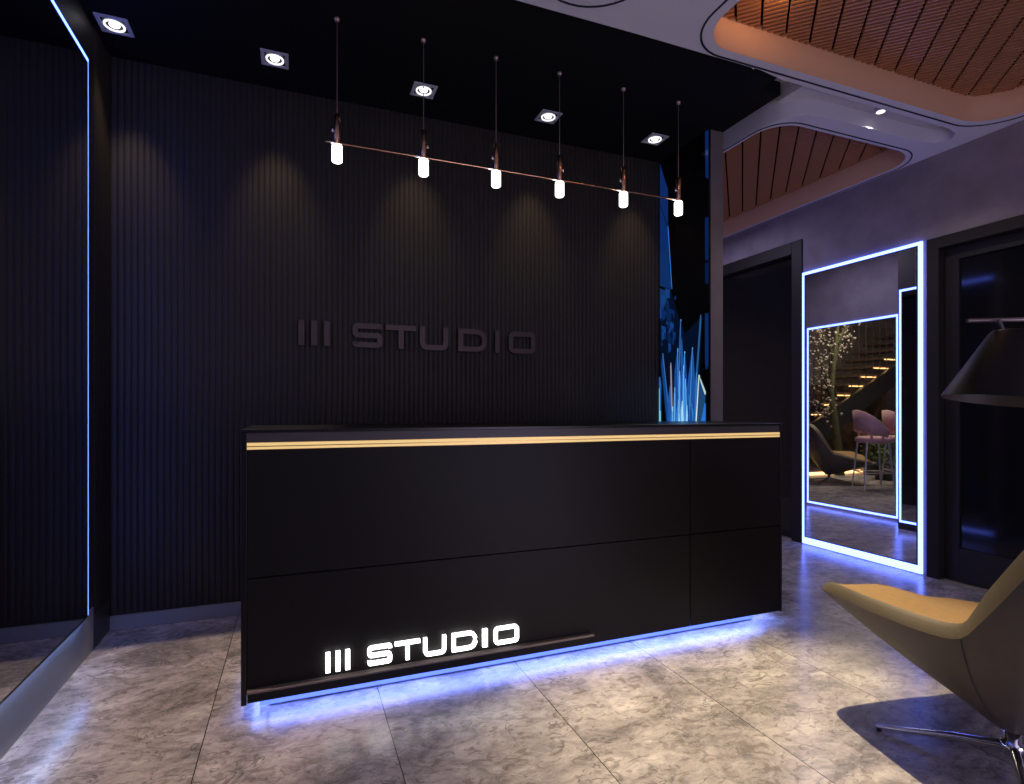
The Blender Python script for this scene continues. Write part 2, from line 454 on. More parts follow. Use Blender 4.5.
# ------------------------------------------------------------------ mirrors with light halo
def make_mirror(name, face, a0, a1, z0, z1, n, strips, glass='mirror', th=.012, gap=.020, frame=.008, led='led', gapb=None):
    """face: x of the wall; n: +1 or -1 the way it looks; a0..a1 along y"""
    root = empty(name, (face, (a0+a1)/2, z0))
    def L(x, y, z): return (x*n, y-(a0+a1)/2, z-z0)
    b = MB(); x1 = th
    back = .003
    for (ya, yb, za, zb) in ((a0, a0+frame, z0, z1), (a1-frame, a1, z0, z1), (a0+frame, a1-frame, z0, z0+frame), (a0+frame, a1-frame, z1-frame, z1)):
        b.box(L(max(.003, th-.008), ya, za), L(th+.001, yb, zb))
    b.build('frame', 'edge', root)
    MB().box(L(max(.003, th-.008), a0+frame, z0+frame), L(th, a1-frame, z1-frame)).build('mirror_glass', glass, root)
    for s in strips:
        m = MB()
        if s == 'top': m.box(L(.001, a0-gap, z1+.001), L(th*.8, a1+gap, z1+gap))
        if s == 'bottom': m.box(L(.001, a0-gap, z0-(gapb or gap)), L(th*.8, a1+gap, z0-.001))
        if s == 'behind':
            MB().box(L(.006, a0, z0+.008), L(th-.010, a1, z0+.026)).build('light_strip', 'led_back', root); continue
        if s == 'near': m.box(L(.001, a0-gap, z0), L(th*.8, a0-.001, z1))
        if s == 'far': m.box(L(.001, a1+.001, z0), L(th*.8, a1+gap, z1))
        m.build('light_strip', led, root)
    return root
tag(make_mirror('wall_mirror', XR, 2.675, 3.635, .066, 2.385, -1, ('top', 'bottom', 'near', 'far'), gap=.026, gapb=.058, th=.02),
    'tall frameless wall mirror with glowing blue edge between the two dark doors', 'mirror')
tag(make_mirror('wall_mirror', XB, 4.035, 5.12, .05, 2.19, 1, ('top', 'bottom', 'near', 'far'), gap=.024),
    'smaller glowing mirror on the passage wall, seen reflected inside the tall mirror', 'mirror')
tag(make_mirror('wall_mirror', 2.76, 3.09, 3.74, .09, 2.37, 1, ('top', 'bottom', 'far'), glass='darkmirror', gap=.022),
    'narrow smoked mirror with blue edge light on the outer side of the taupe pillar', 'mirror')
tag(make_mirror('wall_mirror', XL, -.4, 3.148, .222, 2.828, 1, ('top', 'behind', 'far'), glass='darkmirror', gap=.032, th=.034, led='led_left'),
    'huge dark wall mirror with blue light strip along its edge, left of the fluted wall', 'mirror')

# ------------------------------------------------------------------ crystal picture on the inside of the pillar
def crystal_art():
    XP = 2.64
    root = empty('wall_art', (XP, 3.33, 0)); 
    def F(y, z, d): return (d, y-3.33, z)
    MB().prism([(3.052, .9), (3.605, .9), (3.605, 3.118), (3.052, 3.118)], F, 0, .014).build('back_panel', 'glassblack', root)
    mb = MB()
    sh = []
    def P(pts, col, k=1.): sh.append((pts, tuple(c*k for c in col)))
    deep, mid, light, ice = (.002, .020, .12), (.008, .065, .30), (.035, .22, .65), (.28, .62, .9)
    # tall hanging shards by the corner
    P([(3.60, 3.11), (3.50, 2.87), (3.50, 2.585), (3.60, 2.80)], (.004, .020, .11))
    P([(3.60, 2.79), (3.502, 2.57), (3.485, 2.30), (3.60, 2.46)], (.003, .022, .12))
    P([(3.504, 2.60), (3.494, 2.58), (3.449, 2.10), (3.460, 2.13)], (.025, .16, .55))
    P([(3.60, 2.45), (3.50, 2.36), (3.455, 2.10), (3.60, 2.16)], (.003, .025, .12))
    P([(3.60, 2.14), (3.47, 2.08), (3.50, 1.80), (3.60, 1.85)], (.006, .035, .13))
    P([(3.60, 1.9), (3.47, 2.1), (3.38, 1.9), (3.30, 1.75), (3.12, 1.85), (3.16, .98), (3.50, .98), (3.60, 1.5)], (.0005, .004, .017))
    for i in range(40):
        y = random.uniform(3.40, 3.57); z = random.uniform(1.62, 2.1); s = random.uniform(.008, .05); t = random.uniform(-.9, .9)
        c = random.choice([(.002, .015, .07), (.002, .02, .10), deep, (.006, .045, .2)])
        P([(y, z), (y+s, z+s*t), (y+s*1.1, z+s*1.8), (y+.002, z+s*1.4)], c)
    # shards by the outer edge
    P([(3.085, 3.117), (3.056, 3.117), (3.056, 2.78), (3.080, 2.80)], (.003, .016, .09))
    P([(3.087, 2.52), (3.056, 2.52), (3.056, 2.22), (3.083, 2.23)], (.002, .014, .07))
    P([(3.086, 2.21), (3.056, 2.21), (3.056, 2.06), (3.084, 2.07)], (.001, .010, .05))
    P([(3.086, 1.86), (3.056, 1.86), (3.056, 1.50), (3.075, 1.47), (3.084, 1.52)], (.003, .02, .11))
    # fan of tall crystals rising from behind the desk
    def spike(yb, yt, zt, w, col, edge=None, zb=.98):
        P([(yb-w*.6, zb), (yb+w*.6, zb), (yt+w*.5, zt-w*2.4), (yt, zt), (yt-w*.35, zt-w*3.4)], col)
        if edge: P([(yb-w*.6, zb), (yb-w*.6+.006, zb), (yt+.002, zt), (yt-.002, zt)], edge)
    for yb, yt, zt, w, c, e in [
        (3.40, 3.345, 1.86, .03, deep, (.10, .25, .5)), (3.47, 3.56, 1.63, .035, (.006, .05, .22), (.04, .15, .4)),
        (3.40, 3.38, 1.65, .07, mid, (.1, .4, .9)), (3.30, 3.335, 1.72, .03, (.01, .08, .34), None), (3.36, 3.30, 1.62, .06, mid, (.15, .5, .95)),
        (3.30, 3.215, 1.64, .08, (.010, .080, .34), (.10, .34, .7)), (3.44, 3.46, 1.55, .012, (.30, .25, .30), None), (3.22, 3.13, 1.86, .012, (.02, .1, .25), None),
        (3.47, 3.47, 1.38, .05, (.01, .09, .36), None), (3.20, 3.17, 1.46, .03, (.015, .11, .40), (.1, .3, .6)), (3.36, 3.355, 1.48, .022, light, ice), (3.32, 3.31, 1.52, .03, light, ice),
        (3.28, 3.29, 1.42, .03, (.03, .2, .62), (.2, .6, 1.)), (3.42, 3.41, 1.36, .022, light, ice), (3.26, 3.25, 1.30, .05, mid, light), (3.38, 3.37, 1.27, .04, light, ice),
        (3.45, 3.44, 1.22, .04, (.03, .2, .62), ice), (3.32, 3.325, 1.26, .03, ice, (.6, .95, 1.)), (3.28, 3.27, 1.23, .022, ice, None), (3.22, 3.22, 1.24, .04, mid, light), (3.355, 3.36, 1.17, .03, ice, None)]:
        spike(yb, yt, zt, w, c, e)
    # the outlined blade near the outer edge
    P([(3.19, .98), (3.145, 1.43), (3.085, 1.31), (3.092, 1.20), (3.13, .98)], (.012, .06, .16))
    P([(3.19, .98), (3.178, .98), (3.140, 1.42), (3.146, 1.44)], (.7, .85, .8))
    P([(3.146, 1.43), (3.141, 1.42), (3.084, 1.30), (3.084, 1.32)], (.5, .7, .7))
    P([(3.16, .98), (3.085, 1.24), (3.085, 1.05), (3.12, .98)], (.025, .17, .62))
    P([(3.14, .98), (3.09, 1.10), (3.086, 1.12), (3.132, .98)], ice)
    P([(3.60, 1.45), (3.585, 1.40), (3.588, 1.2), (3.60, 1.15)], (.02, .12, .4))
    P([(3.60, 1.36), (3.592, 1.36), (3.59, 1.1), (3.60, 1.1)], (.2, .6, .8))
    for i, (pts, col) in enumerate(sh):
        mb.prism(pts, F, -.001-.00008*i, 0, 0, col)
    mb.build('crystal_print', 'art', root, attr=True)
    tag(root, 'tall black picture of glowing blue crystal shards on the inside of the pillar', 'wall art')
crystal_art()

# ------------------------------------------------------------------ reception desk
def desk():
    X0, X1, Y0, Y1, ZT, ZB = -.198, 2.565, 2.372, 2.99, 1.120, .058
    root = empty('reception_desk', (1.175, 2.68, 0))
    def mv(a): return (a[0]-1.175, a[1]-2.68, a[2])
    def bx(name, m, boxes, bevel=0., parent=root):
        mb = MB()
        for a, b in boxes: mb.box(mv(a), mv(b))
        return mb.build(name, m, parent, bevel=bevel)
    bx('carcass', 'desktop', [((X0+.02, Y0+.02, .092), (X1-.02, Y1, 1.104))])
    bx('countertop', 'desktop', [((X0-.003, Y0-.006, 1.107), (X1+.003, Y1+.01, ZT))], .002)
    for xa, xb in ((X0, X0+.02), (X1-.014, X1)):
        bx('side_panel', 'desktop', [((xa, Y0-.004, ZB-.004), (xb, Y1, 1.107))], .001)
    bx('fascia', 'fascia', [((X0+.02, Y0+.002, 1.070), (X1-.014, Y0+.02, 1.107))])
    ch = bx('brass_channel', 'brass', [((X0+.02, Y0+.004, 1.040), (X1-.006, Y0+.02, 1.070)), ((X0+.02, Y0-.002, 1.0525), (X1-.006, Y0+.003, 1.0555))])
    for za, zb in ((1.0425, 1.0520), (1.0560, 1.0680)):
        bx('light_strip', 'gold', [((X0+.021, Y0-.001, za), (X1-.007, Y0+.0045, zb))], parent=ch)
    g = .0025; xm, zm = 1.93, .541
    for xa, xb in ((X0+.022, xm-g), (xm+g, X1-.016)):
        for za, zb in ((ZB, zm-g), (zm+g, 1.037)):
            bx('front_panel', 'desk', [((xa, Y0, za), (xb, Y0+.02, zb))], .001)
    bx('ledge', 'ledge', [((X0+.022, Y0-.030, .1045), (1.34, Y0+.001, .1135))], .001)
    bx('plinth', 'black', [((-.10, 2.456, 0), (2.43, 2.93, .0915))])
    bx('plinth_light_strip', 'led_desk', [((-.135, 2.438, .009), (2.42, 2.4555, .030))])
    bx('light_tape', 'led_tape', [((-.10, 2.449, .036), (2.42, 2.4555, .086)), ((X0+.03, 2.396, .0885), (X1-.03, 2.445, .0915)), ((X0+.03, 2.446, .0885), (-.115, 2.9, .0915)), ((2.45, 2.446, .0885), (X1-.03, 2.9, .0915))])
    tag(root, 'long floating black reception desk with gold light line and blue glow beneath', 'desk')
desk()

# ------------------------------------------------------------------ lettering: III STUDIO
def arc_path(pts, r, closed):
    n = len(pts); out = []
    for i in range(n):
        p = Vector(pts[i])
        rr = r[i] if isinstance(r, (list, tuple)) else r
        if (not closed and i in (0, n-1)) or rr <= 0: out.append(p); continue
        a = (Vector(pts[i-1])-p); b = (Vector(pts[(i+1) % n])-p)
        q = min(rr, a.length*.5, b.length*.5)
        s, e = p+a.normalized()*q, p+b.normalized()*q
        for k in range(7):
            t = k/6; out.append(s*(1-t)**2 + p*2*t*(1-t) + e*t*t)
    return out
def stroke(mb, pts, s, fn, d, r=0., closed=False, sv=None):
    P = arc_path(pts, r, closed); n = len(P); sv = sv or s; hw = s/2
    Lf, Rt = [], []
    for i in range(n):
        if closed: a, c = P[i-1], P[(i+1) % n]
        else: a, c = P[max(i-1, 0)], P[min(i+1, n-1)]
        d1 = (P[i]-a); d2 = (c-P[i])
        if d1.length < 1e-9: d1 = d2
        if d2.length < 1e-9: d2 = d1
        d1.normalize(); d2.normalize()
        t = (d1+d2); t.normalize(); nn = Vector((-t.y, t.x))
        m = hw/max(.5, nn.dot(Vector((-d1.y, d1.x))))
        Lf.append(P[i]+nn*m); Rt.append(P[i]-nn*m)
    seg = n if closed else n-1
    vs = [fn(p.x, p.y, 0) for p in Lf]+[fn(p.x, p.y, 0) for p in Rt]+[fn(p.x, p.y, d) for p in Lf]+[fn(p.x, p.y, d) for p in Rt]
    fs = []
    for i in range(seg):
        j = (i+1) % n
        fs += [(i, n+i, n+j, j), (2*n+i, 2*n+j, 3*n+j, 3*n+i), (i, j, 2*n+j, 2*n+i), (n+i, 3*n+i, 3*n+j, n+j)]
    if not closed: fs += [(0, 2*n, 3*n, n), (n-1, 2*n-1, 4*n-1, 3*n-1)]
    mb.add(vs, fs)
def glyph(ch, W, H, s, fn, d):
    mb = MB(); h = s/2
    if ch == 'I': stroke(mb, [(W/2, 0), (W/2, H)], W, fn, d)
    if ch == 'T':
        stroke(mb, [(0, H-h), (W, H-h)], s, fn, d); stroke(mb, [(W/2, 0), (W/2, H-s)], s, fn, d)
    if ch == 'U': stroke(mb, [(h, H), (h, h), (W-h, h), (W-h, H)], s, fn, d, r=H*.22)
    if ch == 'O': stroke(mb, [(h, h), (W-h, h), (W-h, H-h), (h, H-h)], s, fn, d, r=H*.18, closed=True)
    if ch == 'D': stroke(mb, [(h, h), (W-h, h), (W-h, H-h), (h, H-h)], s, fn, d, r=[0, H*.42, H*.42, 0], closed=True)
    if ch == 'S':
        stroke(mb, [(W-h, H*.77), (W-h, H-h), (h, H-h), (h, H/2), (W-h, H/2), (W-h, h), (h, h), (h, H*.23)], s, fn, d, r=H*.13)
    return mb
def sign(name, chars, xs, y, z0, H, s, depth, m, label):
    root = empty(name, (sum(xs[0])/2, y, z0))
    ox = sum(xs[0])/2
    for ch, (a, b) in zip(chars, xs):
        fn = lambda p, q, d, a=a: (a-ox+p, -d, q)
        glyph(ch, b-a, H, s, fn, depth).build('letter_'+{'I': 'i', 'S': 's', 'T': 't', 'U': 'u', 'D': 'd', 'O': 'o'}[ch], m, root)
    tag(root, label, 'sign')
    return root
xs = [(.109, .130), (.148, .169), (.186, .207), (.274, .378), (.386, .497), (.507, .611), (.631, .742), (.766, .787), (.812, .924)]
xs = [(.111, .129), (.150, .168), (.188, .206), (.276, .376), (.388, .495), (.510, .609), (.636, .750), (.777, .799), (.831, .950)]
sign('illuminated_sign', 'IIISTUDIO', xs, 2.362, .136, .080, .0155, .014, 'sign_on', 'glowing white III STUDIO lettering standing on the ledge of the desk')
xw = [(.013, .047), (.086, .121), (.160, .194), (.328, .513), (.532, .728), (.752, .942), (1.010, 1.211), (1.272, 1.302), (1.371, 1.572)]
sign('wall_sign', 'IIISTUDIO', xw, YB-.010, 1.587, .152, .034, .022, 'sign_off', 'unlit brown metal III STUDIO lettering mounted on the fluted dark wall')

# ------------------------------------------------------------------ downlights in the canopy
def downlight():
    root = empty('ceiling_downlight', (0, 0, 0))
    f = MB(); o, i = .070, .052
    for a, b in (((-o, -o), (o, -i)), ((-o, i), (o, o)), ((-o, -i), (-i, i)), ((i, -i), (o, i))):
        f.box((a[0], a[1], -.006), (b[0], b[1], 0))
    f.build('frame', 'frame', root)
    MB().box((-i, -i, -.002), (i, i, -.0005)).build('recess', 'black', root)
    MB().lathe((0, 0, -.006), [(.038, .002), (.038, -.004), (.046, -.004), (.047, .002)], 36).build('ring', 'ring', root)
    MB().lathe((0, 0, -.004), [(.0, -.004), (.021, -.003), (.024, .002)], 30).build('lens', 'lens', root)
    lamp('lamp', 'SPOT', (0, 0, -.02), 16, (1, .74, .46), (0, .36, -1.10), root, spot_size=math.radians(46), spot_blend=1.0, shadow_soft_size=.03)
    return root
dl = downlight()
dx = [-.845, -.108, .716, 1.542, 2.376]
dlab = ['square downlight at the left end of the canopy, beside the blue lit corner',
        'square downlight second from the left in the black canopy, left of the pendant cords',
        'middle square downlight of the canopy, behind the second pendant cord from the left',
        'square downlight just left of the fourth pendant cord from the left',
        'square downlight at the right end of the canopy, nearest the taupe pillar']
for k, x in enumerate(dx):
    o = dl if k == 0 else copy_tree(dl)
    o.location = (x, 3.30, ZC); tag(o, dlab[k], 'downlight', 'square downlights in the black canopy')

# small spotlight in the pale ceiling pocket
sp = empty('ceiling_spotlight', (3.42, 2.40, 3.10))
MB().lathe((0, 0, -.035), [(.0, 0), (.03, 0), (.034, .005), (.034, .035)], 24).build('housing', 'frame', sp)
MB().lathe((0, 0, -.0365), [(.0, 0), (.022, 0), (.024, .0014)], 24).build('lens', 'lens', sp)
lamp('lamp', 'SPOT', (0, 0, -.045), 30, (1, .88, .80), None, sp, spot_size=math.radians(120), spot_blend=.6, shadow_soft_size=.03)
tag(sp, 'tiny round spotlight set in the pale ceiling between the two copper slatted coves', 'spotlight')

# ------------------------------------------------------------------ linear pendant over the desk
pd = empty('linear_pendant_light', (1.2, 2.85, ZC))
px = [.188, .618, 1.018, 1.403, 1.828, 2.228]
ax, ay = 1.2, 2.85
MB().tube([(.135-ax, .012, 2.512-ZC), (2.262-ax, .012, 2.512-ZC)], .0052, 10).build('rail', 'rose', pd)
for k, x in enumerate(px):
    x -= ax
    c = MB().tube([(x, 0, 2.645-ZC), (x, 0, -.004)], .0022, 6).build('cord', 'wire', pd)
    MB().lathe((x, 0, 0), [(0, -.016), (.012, -.014), (.014, 0)], 16).build('ceiling_cup', 'wire', c)
    s = MB().lathe((x, 0, 2.497-ZC), [(0, 0), (.0125, 0), (.0155, .006), (.0155, .146), (.012, .151), (0, .151)], 20).build('socket', 'rose', pd)
    sd = 1 if k in (1, 3) else -1
    MB().lathe((x+sd*.021, 0, 2.570-ZC), [(0, -.014), (.006, -.010), (.006, .010), (0, .014)], 10).build('knob', 'chrome', s)
    MB().tube([(x-.042, .012, 2.512-ZC), (x-.012, .012, 2.512-ZC)], .0075, 10).build('clip', 'chrome', pd)
    MB().lathe((x, 0, 2.413-ZC), [(0, 0), (.021, 0), (.0255, .005), (.0255, .078), (.022, .083), (0, .083)], 24).build('bulb', 'bulb', pd)
tag(pd, 'brass rail pendant with six frosted white bulbs hanging over the desk', 'pendant light')

# ------------------------------------------------------------------ lounge chair
def lounge_chair():
    root = empty('lounge_chair', (0, 0, 0))
    half = [(0, .555, .415), (-.13, .552, .420), (-.22, .550, .425), (-.278, .540, .442), (-.302, .508, .453), (-.316, .40, .455), (-.325, .252, .456), (-.33, .12, .462), (-.333, .02, .468),
            (-.333, -.065, .481), (-.333, -.110, .503), (-.331, -.148, .555), (-.328, -.193, .618), (-.320, -.264, .726), (-.298, -.330, .835), (-.245, -.385, .915), (-.15, -.415, .955), (0, -.425, .968)]
    rim = [Vector(p) for p in half] + [Vector((-p[0]*(1.12 if p[1] > .2 else 1.04), p[1]*.97, p[2]-.105*min(1, abs(p[0])/.30)*max(0, min(1, (p[1]-.0)/.45)))) for p in half[-2:0:-1]]
    # resample with one Chaikin pass for smoothness
    n = len(rim)
    fine = []
    for i in range(n):
        a, b = rim[i], rim[(i+1) % n]
        fine += [a*.75+b*.25, a*.25+b*.75]
    rim = fine; n = len(rim)
    def inner(p):
        c = Vector((0, .08, p.z)); d = (c-p); d.z = 0; d.normalize()
        back = max(0, min(1, (p.z-.48)/.15))
        q = p + d*.038 + Vector((0, .035*back, .040*(1-back)+.012*back))
        return q
    inn = [inner(p) for p in rim]
    mid = [(a+b)/2 + Vector((0, 0, .012)) + (a-b).normalized()*.004 for a, b in zip(rim, inn)]
    # outer shell
    rows = []
    NR = 14
    for r in range(NR+1):
        t = r/NR; row = []
        for p in rim:
            ang = math.atan2(p.y, p.x)
            b = Vector((.052*math.cos(ang), .052*math.sin(ang), .135))
            q = p.lerp(b, t)
            out = Vector((p.x, p.y, 0)).normalized()
            bulge = .012 + .075*max(0, min(1, (p.z-.46)/.3))
            side = abs(p.x)/.33
            bulge += .03*side*max(0, 1-abs(p.y-.0)/.35)
            q = q + out*bulge*math.sin(PI*min(1, t*1.0))**.9 + Vector((0, 0, -.01*math.sin(PI*t)))
            row.append(q)
        rows.append(row)
    vs = [v for r in rows for v in r]
    fs = [(i*n+k, (i+1)*n+k, (i+1)*n+(k+1) % n, i*n+(k+1) % n) for i in range(NR) for k in range(n)]
    mb = MB(); mb.add(vs, fs, 0, True); mb.add(rows[-1], [tuple(range(n))], 0)
    shell = mb.build('shell', 'shell', root)
    # piping seam on both flanks, from the bend of the rim to the foot
    for sx in (-1, 1):
        k = min(range(n), key=lambda q: (rim[q]-Vector((sx*.333, -.112, .503))).length)
        pts = []
        for i in range(NR+1):
            w = i/NR; kk = k
            q = rows[i][kk]; o = Vector((q.x, q.y, 0)).normalized()
            pts.append(q+o*.001)
        MB().tube(pts, .0022, 6).build('seam', 'seam', shell)
    # rim band
    mb = MB(); vs = rim+mid+inn
    fs = [(k, (k+1) % n, n+(k+1) % n, n+k) for k in range(n)]+[(n+k, n+(k+1) % n, 2*n+(k+1) % n, 2*n+k) for k in range(n)]
    mb.add(vs, fs, 0, True); mb.build('rim_band', 'band', root)
    # inner upholstery
    rows = []
    c = Vector((0, .10, .425))
    for r in range(11):
        t = r/10; row = []
        for p in inn:
            k = 1-(1-min(1, t*1.25))**2
            xy = p.lerp(c, t)
            z = p.z + (c.z-p.z)*k
            if p.z < .56: z = p.z + (c.z-p.z)*min(1, t*1.6)
            row.append(Vector((xy.x, xy.y, z)))
        rows.append(row)
    vs = [v for r in rows[:-1] for v in r]+[c]
    fs = [(i*n+k, i*n+(k+1) % n, (i+1)*n+(k+1) % n, (i+1)*n+k) for i in range(9) for k in range(n)]
    fs += [(9*n+k, 9*n+(k+1) % n, 10*n) for k in range(n)]
    MB().add(vs, fs, 0, True).build('seat', 'seat', root)
    MB().lathe((0, 0, 0), [(.0, .05), (.034, .05), (.034, .085), (.022, .09), (.022, .136), (0, .136)], 20).build('pole', 'chrome', root)
    for k in range(4):
        a = math.radians(44.3+90*k); d = Vector((math.cos(a), math.sin(a), 0))
        lg = MB().tube([d*.02+Vector((0, 0, .066)), d*.15+Vector((0, 0, .052)), d*.30+Vector((0, 0, .026)), d*.385+Vector((0, 0, .013))], [.016, .0135, .010, .007], 10)
        l = lg.build('leg', 'chrome', root)
        MB().lathe((d.x*.375, d.y*.375, 0), [(0, 0), (.009, 0), (.009, .012), (0, .014)], 12).build('glide', 'black', l)
    return root
lc = lounge_chair()
lc.location = (2.24, 1.12, 0); lc.rotation_euler = (0, 0, -math.radians(10))
tag(lc, 'caramel and taupe swivel lounge chair in the foreground on chrome star base', 'chair')
lc2 = copy_tree(lc); lc2.location = (3.50+DX, 6.54, 0); lc2.rotation_euler = (0, 0, -math.radians(118))
tag(lc2, 'lounge chair seen small in the mirror, beside the tree trunk', 'chair')

# ------------------------------------------------------------------ floor lamp at the right edge
fl = empty('floor_lamp', (2.62, .72, 0))
def q(p): return (p[0]-2.62, p[1]-.72, p[2])
MB().lathe((0, 0, 0), [(0, 0), (.15, 0), (.15, .015), (.02, .024), (0, .024)], 40).build('base', 'black', fl)
MB().tube([(0, 0, .02), (0, 0, 1.49)], .011, 12).build('pole', 'black', fl)
MB().tube([q((1.862, 1.045, 1.463)), q((2.62, .72, 1.478))], .0062, 12).build('arm', 'ledge', fl)
sc_ = Vector(q((1.940, .962, 1.318)))
shd = MB()
shd.lathe((0, 0, 0), [(.050, .098), (.066, .104), (.072, .098), (.166, -.098)], 48)
shd.lathe((0, 0, 0), [(.163, -.098), (.069, .094)], 48, 1)
sh = shd.build('lamp_shade', ['shade', 'shade_in'], fl, loc=sc_)
sh.rotation_euler = (math.radians(3), math.radians(7), 0)
MB().tube([q((1.93, 1.0, 1.463)), q((1.922, .975, 1.40))], .005, 8).build('stem', 'ledge', fl)
MB().lathe((sc_.x, sc_.y, sc_.z+.02), [(0, -.05), (.025, -.04), (.03, -.01), (.015, .04), (.015, .075)], 16).build('bulb', 'frame', fl)
tag(fl, 'black conical floor lamp shade hanging from a thin arm above the lounge chair', 'lamp')

# ------------------------------------------------------------------ lounge beyond, seen in the mirrors
MB().box((1.5, 9.4, 0), (10.2, 9.55, 3.2)).build('wall_far', 'lounge_wall', kind='structure')
MB().box((10.05, 5.0, 0), (10.2, 9.4, 3.2)).build('wall_lounge', 'lounge_wall', kind='structure')
tag(MB().box((2.9, 9.36, .0), (9.8, 9.395, 1.75)).build('wall_mural', 'mural'), 'brown landscape mural on the far lounge wall under the stairs', 'mural')

def stool():
    root = empty('bar_stool', (0, 0, 0))
    for k in range(4):
        a = PI/4+PI/2*k; c, s_ = math.cos(a), math.sin(a)
        MB().tube([(c*.21, s_*.21, .7), (c*.29, s_*.29, 0)], [.014, .010], 8).build('leg', 'steel', root)
    fr = MB()
    for k in range(4):
        a, b = PI/4+PI/2*k, PI/4+PI/2*(k+1)
        fr.tube([(math.cos(a)*.262, math.sin(a)*.262, .25), (math.cos(b)*.262, math.sin(b)*.262, .25)], .008, 8)
    fr.build('footrest', 'steel', root)
    MB().lathe((0, 0, .69), [(0, 0), (.20, 0), (.235, .03), (.23, .07), (.19, .095), (0, .10)], 28).build('seat', 'pink', root)
    # wrap-around back with an opening above the seat
    n = 28; prof = []
    mb = MB(); vs = []; 
    for i in range(n+1):
        a = math.radians(-115+230*i/n)+PI
        w = abs(i/n-.5)*2
        top = 1.18-.30*w**2.2; bot = .90-.12*w
        for (r, z) in ((.225, bot), (.25, bot), (.262, top), (.235, top+.005)):
            vs.append((r*math.cos(a), r*math.sin(a), z))
    fs = [(i*4+k, i*4+(k+1) % 4, (i+1)*4+(k+1) % 4, (i+1)*4+k) for i in range(n) for k in range(4)]
    fs += [(0, 3, 2, 1), (n*4, n*4+1, n*4+2, n*4+3)]
    mb.add(vs, fs, 0, True)
    for a in (-100, -62, 62, 100):
        t = math.radians(a)+PI
        mb.tube([(.225*math.cos(t), .225*math.sin(t), .74), (.237*math.cos(t), .237*math.sin(t), .93)], .02, 8)
    mb.build('backrest', 'pink', root)
    return root
st = stool(); st.location = (3.50+DX, 5.8, 0); st.rotation_euler = (0, 0, math.radians(-30))
tag(st, 'dusty pink bar stool with pale legs, seen whole in the mirror', 'stool', 'pink bar stools in the lounge')
st2 = copy_tree(st); st2.location = (4.12+DX, 5.78, 0); st2.rotation_euler = (0, 0, math.radians(-30))
tag(st2, 'pink bar stool cut off by the right edge of the reflected mirror', 'stool', 'pink bar stools in the lounge')

sr = empty('staircase', (4.2+DX, 8.0, 0))
def sq(x, y, z): return (x-4.2, y-8.0, z)
MB().add([sq(2.9, 7.6, 0), sq(3.6, 7.6, 0), sq(8.4, 7.6, 2.62), sq(8.4, 7.6, 2.95), sq(2.9, 7.6, .18), sq(2.9, 7.66, 0), sq(3.6, 7.66, 0), sq(8.4, 7.66, 2.62), sq(8.4, 7.66, 2.95), sq(2.9, 7.66, .18)],
         [(0, 1, 2, 3, 4), (9, 8, 7, 6, 5), (0, 5, 6, 1), (1, 6, 7, 2), (2, 7, 8, 3), (3, 8, 9, 4), (4, 9, 5, 0)]).build('stringer', 'stringer', sr)
for i in range(14):
    x = 3.25+.335*i; z = .36+.185*i
    t = MB().box(sq(x-.12, 7.68, z), sq(x+.34, 8.65, z+.05)).build('tread', 'tread', sr)
    MB().box(sq(x-.12, 7.672, z-.012), sq(x+.34, 7.70, z-.001)).build('tread_light', 'warm', t)
for i in range(26):
    x = 3.1+.2*i
    z = max(.2, .1+(x-2.9)*.53)
    MB().tube([sq(x, 7.66, z), sq(x, 7.66, 3.19)], .009, 6).build('baluster', 'stringer', sr)
tag(sr, 'black staircase with glowing amber tread edges and thin rods, reflected in the mirror', 'staircase')

def tree():
    root = empty('blossom_tree', (4.55+DX, 7.22, 0))
    path = [(.06, 0, 0), (.02, 0, .5), (-.04, .02, 1.0), (-.12, .03, 1.5), (-.06, .02, 2.1), (.05, 0, 2.9)]
    tk = MB().tube(path, [.085, .07, .06, .05, .04, .02], 10)
    tips = []
    for (b, d) in (((-.1, .03, 1.4), (-.5, -.1, .5)), ((-.08, .02, 1.9), (.35, .1, .6)), ((-.12, .03, 1.55), (-.35, .08, .9)), ((-.06, .02, 2.1), (-.45, -.1, .55)), ((-.04, .02, 1.1), (-.35, 0, .15)), ((0, .0, 2.4), (.3, -.1, .5))):
        e = tuple(b[i]+d[i] for i in range(3)); m_ = tuple(b[i]+d[i]*.5+(.05 if i == 2 else 0) for i in range(3))
        tk.tube([b, m_, e], [.028, .018, .008], 6); tips += [m_, e]
    tk.build('trunk', 'bark', root)
    bl = MB()
    for i in range(300):
        t = random.choice(tips)
        bl.blob((t[0]+random.gauss(0, .11), t[1]+max(-.15, min(.15, random.gauss(0, .07))), min(3.1, t[2]+random.gauss(0, .13))), random.uniform(.012, .026), mi=0)
    o = bl.build('blossom', 'blossom', root)
    tag(root, 'slender tree with pale blossom in front of the stairs, reflected in the mirror', 'tree')
tree()
def shrub(loc, h, label):
    root = empty('shrub', loc)
    MB().lathe((0, 0, 0), [(0, 0), (.15, 0), (.19, .25), (.17, .25), (0, .22)], 20).build('pot', 'stringer', root)
    mb = MB()
    for i in range(150):
        a = random.uniform(0, 2*PI); r = random.uniform(.02, .26); z = random.uniform(.25, h); s = random.uniform(.05, .10)
        d = Vector((math.cos(a), math.sin(a), random.uniform(.2, 1))).normalized(); c = Vector((r*math.cos(a), r*math.sin(a), z))
        sd = d.cross(Vector((0, 0, 1))).normalized()*s*.28
        mb.add([c, c+d*s*.5+sd, c+d*s, c+d*s*.5-sd, c+d*s*.5+Vector((0, 0, -.006))], [(0, 1, 4), (1, 2, 4), (2, 3, 4), (3, 0, 4), (0, 3, 2, 1)])
    mb.build('foliage', 'leaf', root)
    tag(root, label, 'plant')
shrub((4.72+DX, 6.45, 0), .75, 'green bushy plant behind the pink bar stool, reflected in the mirror')
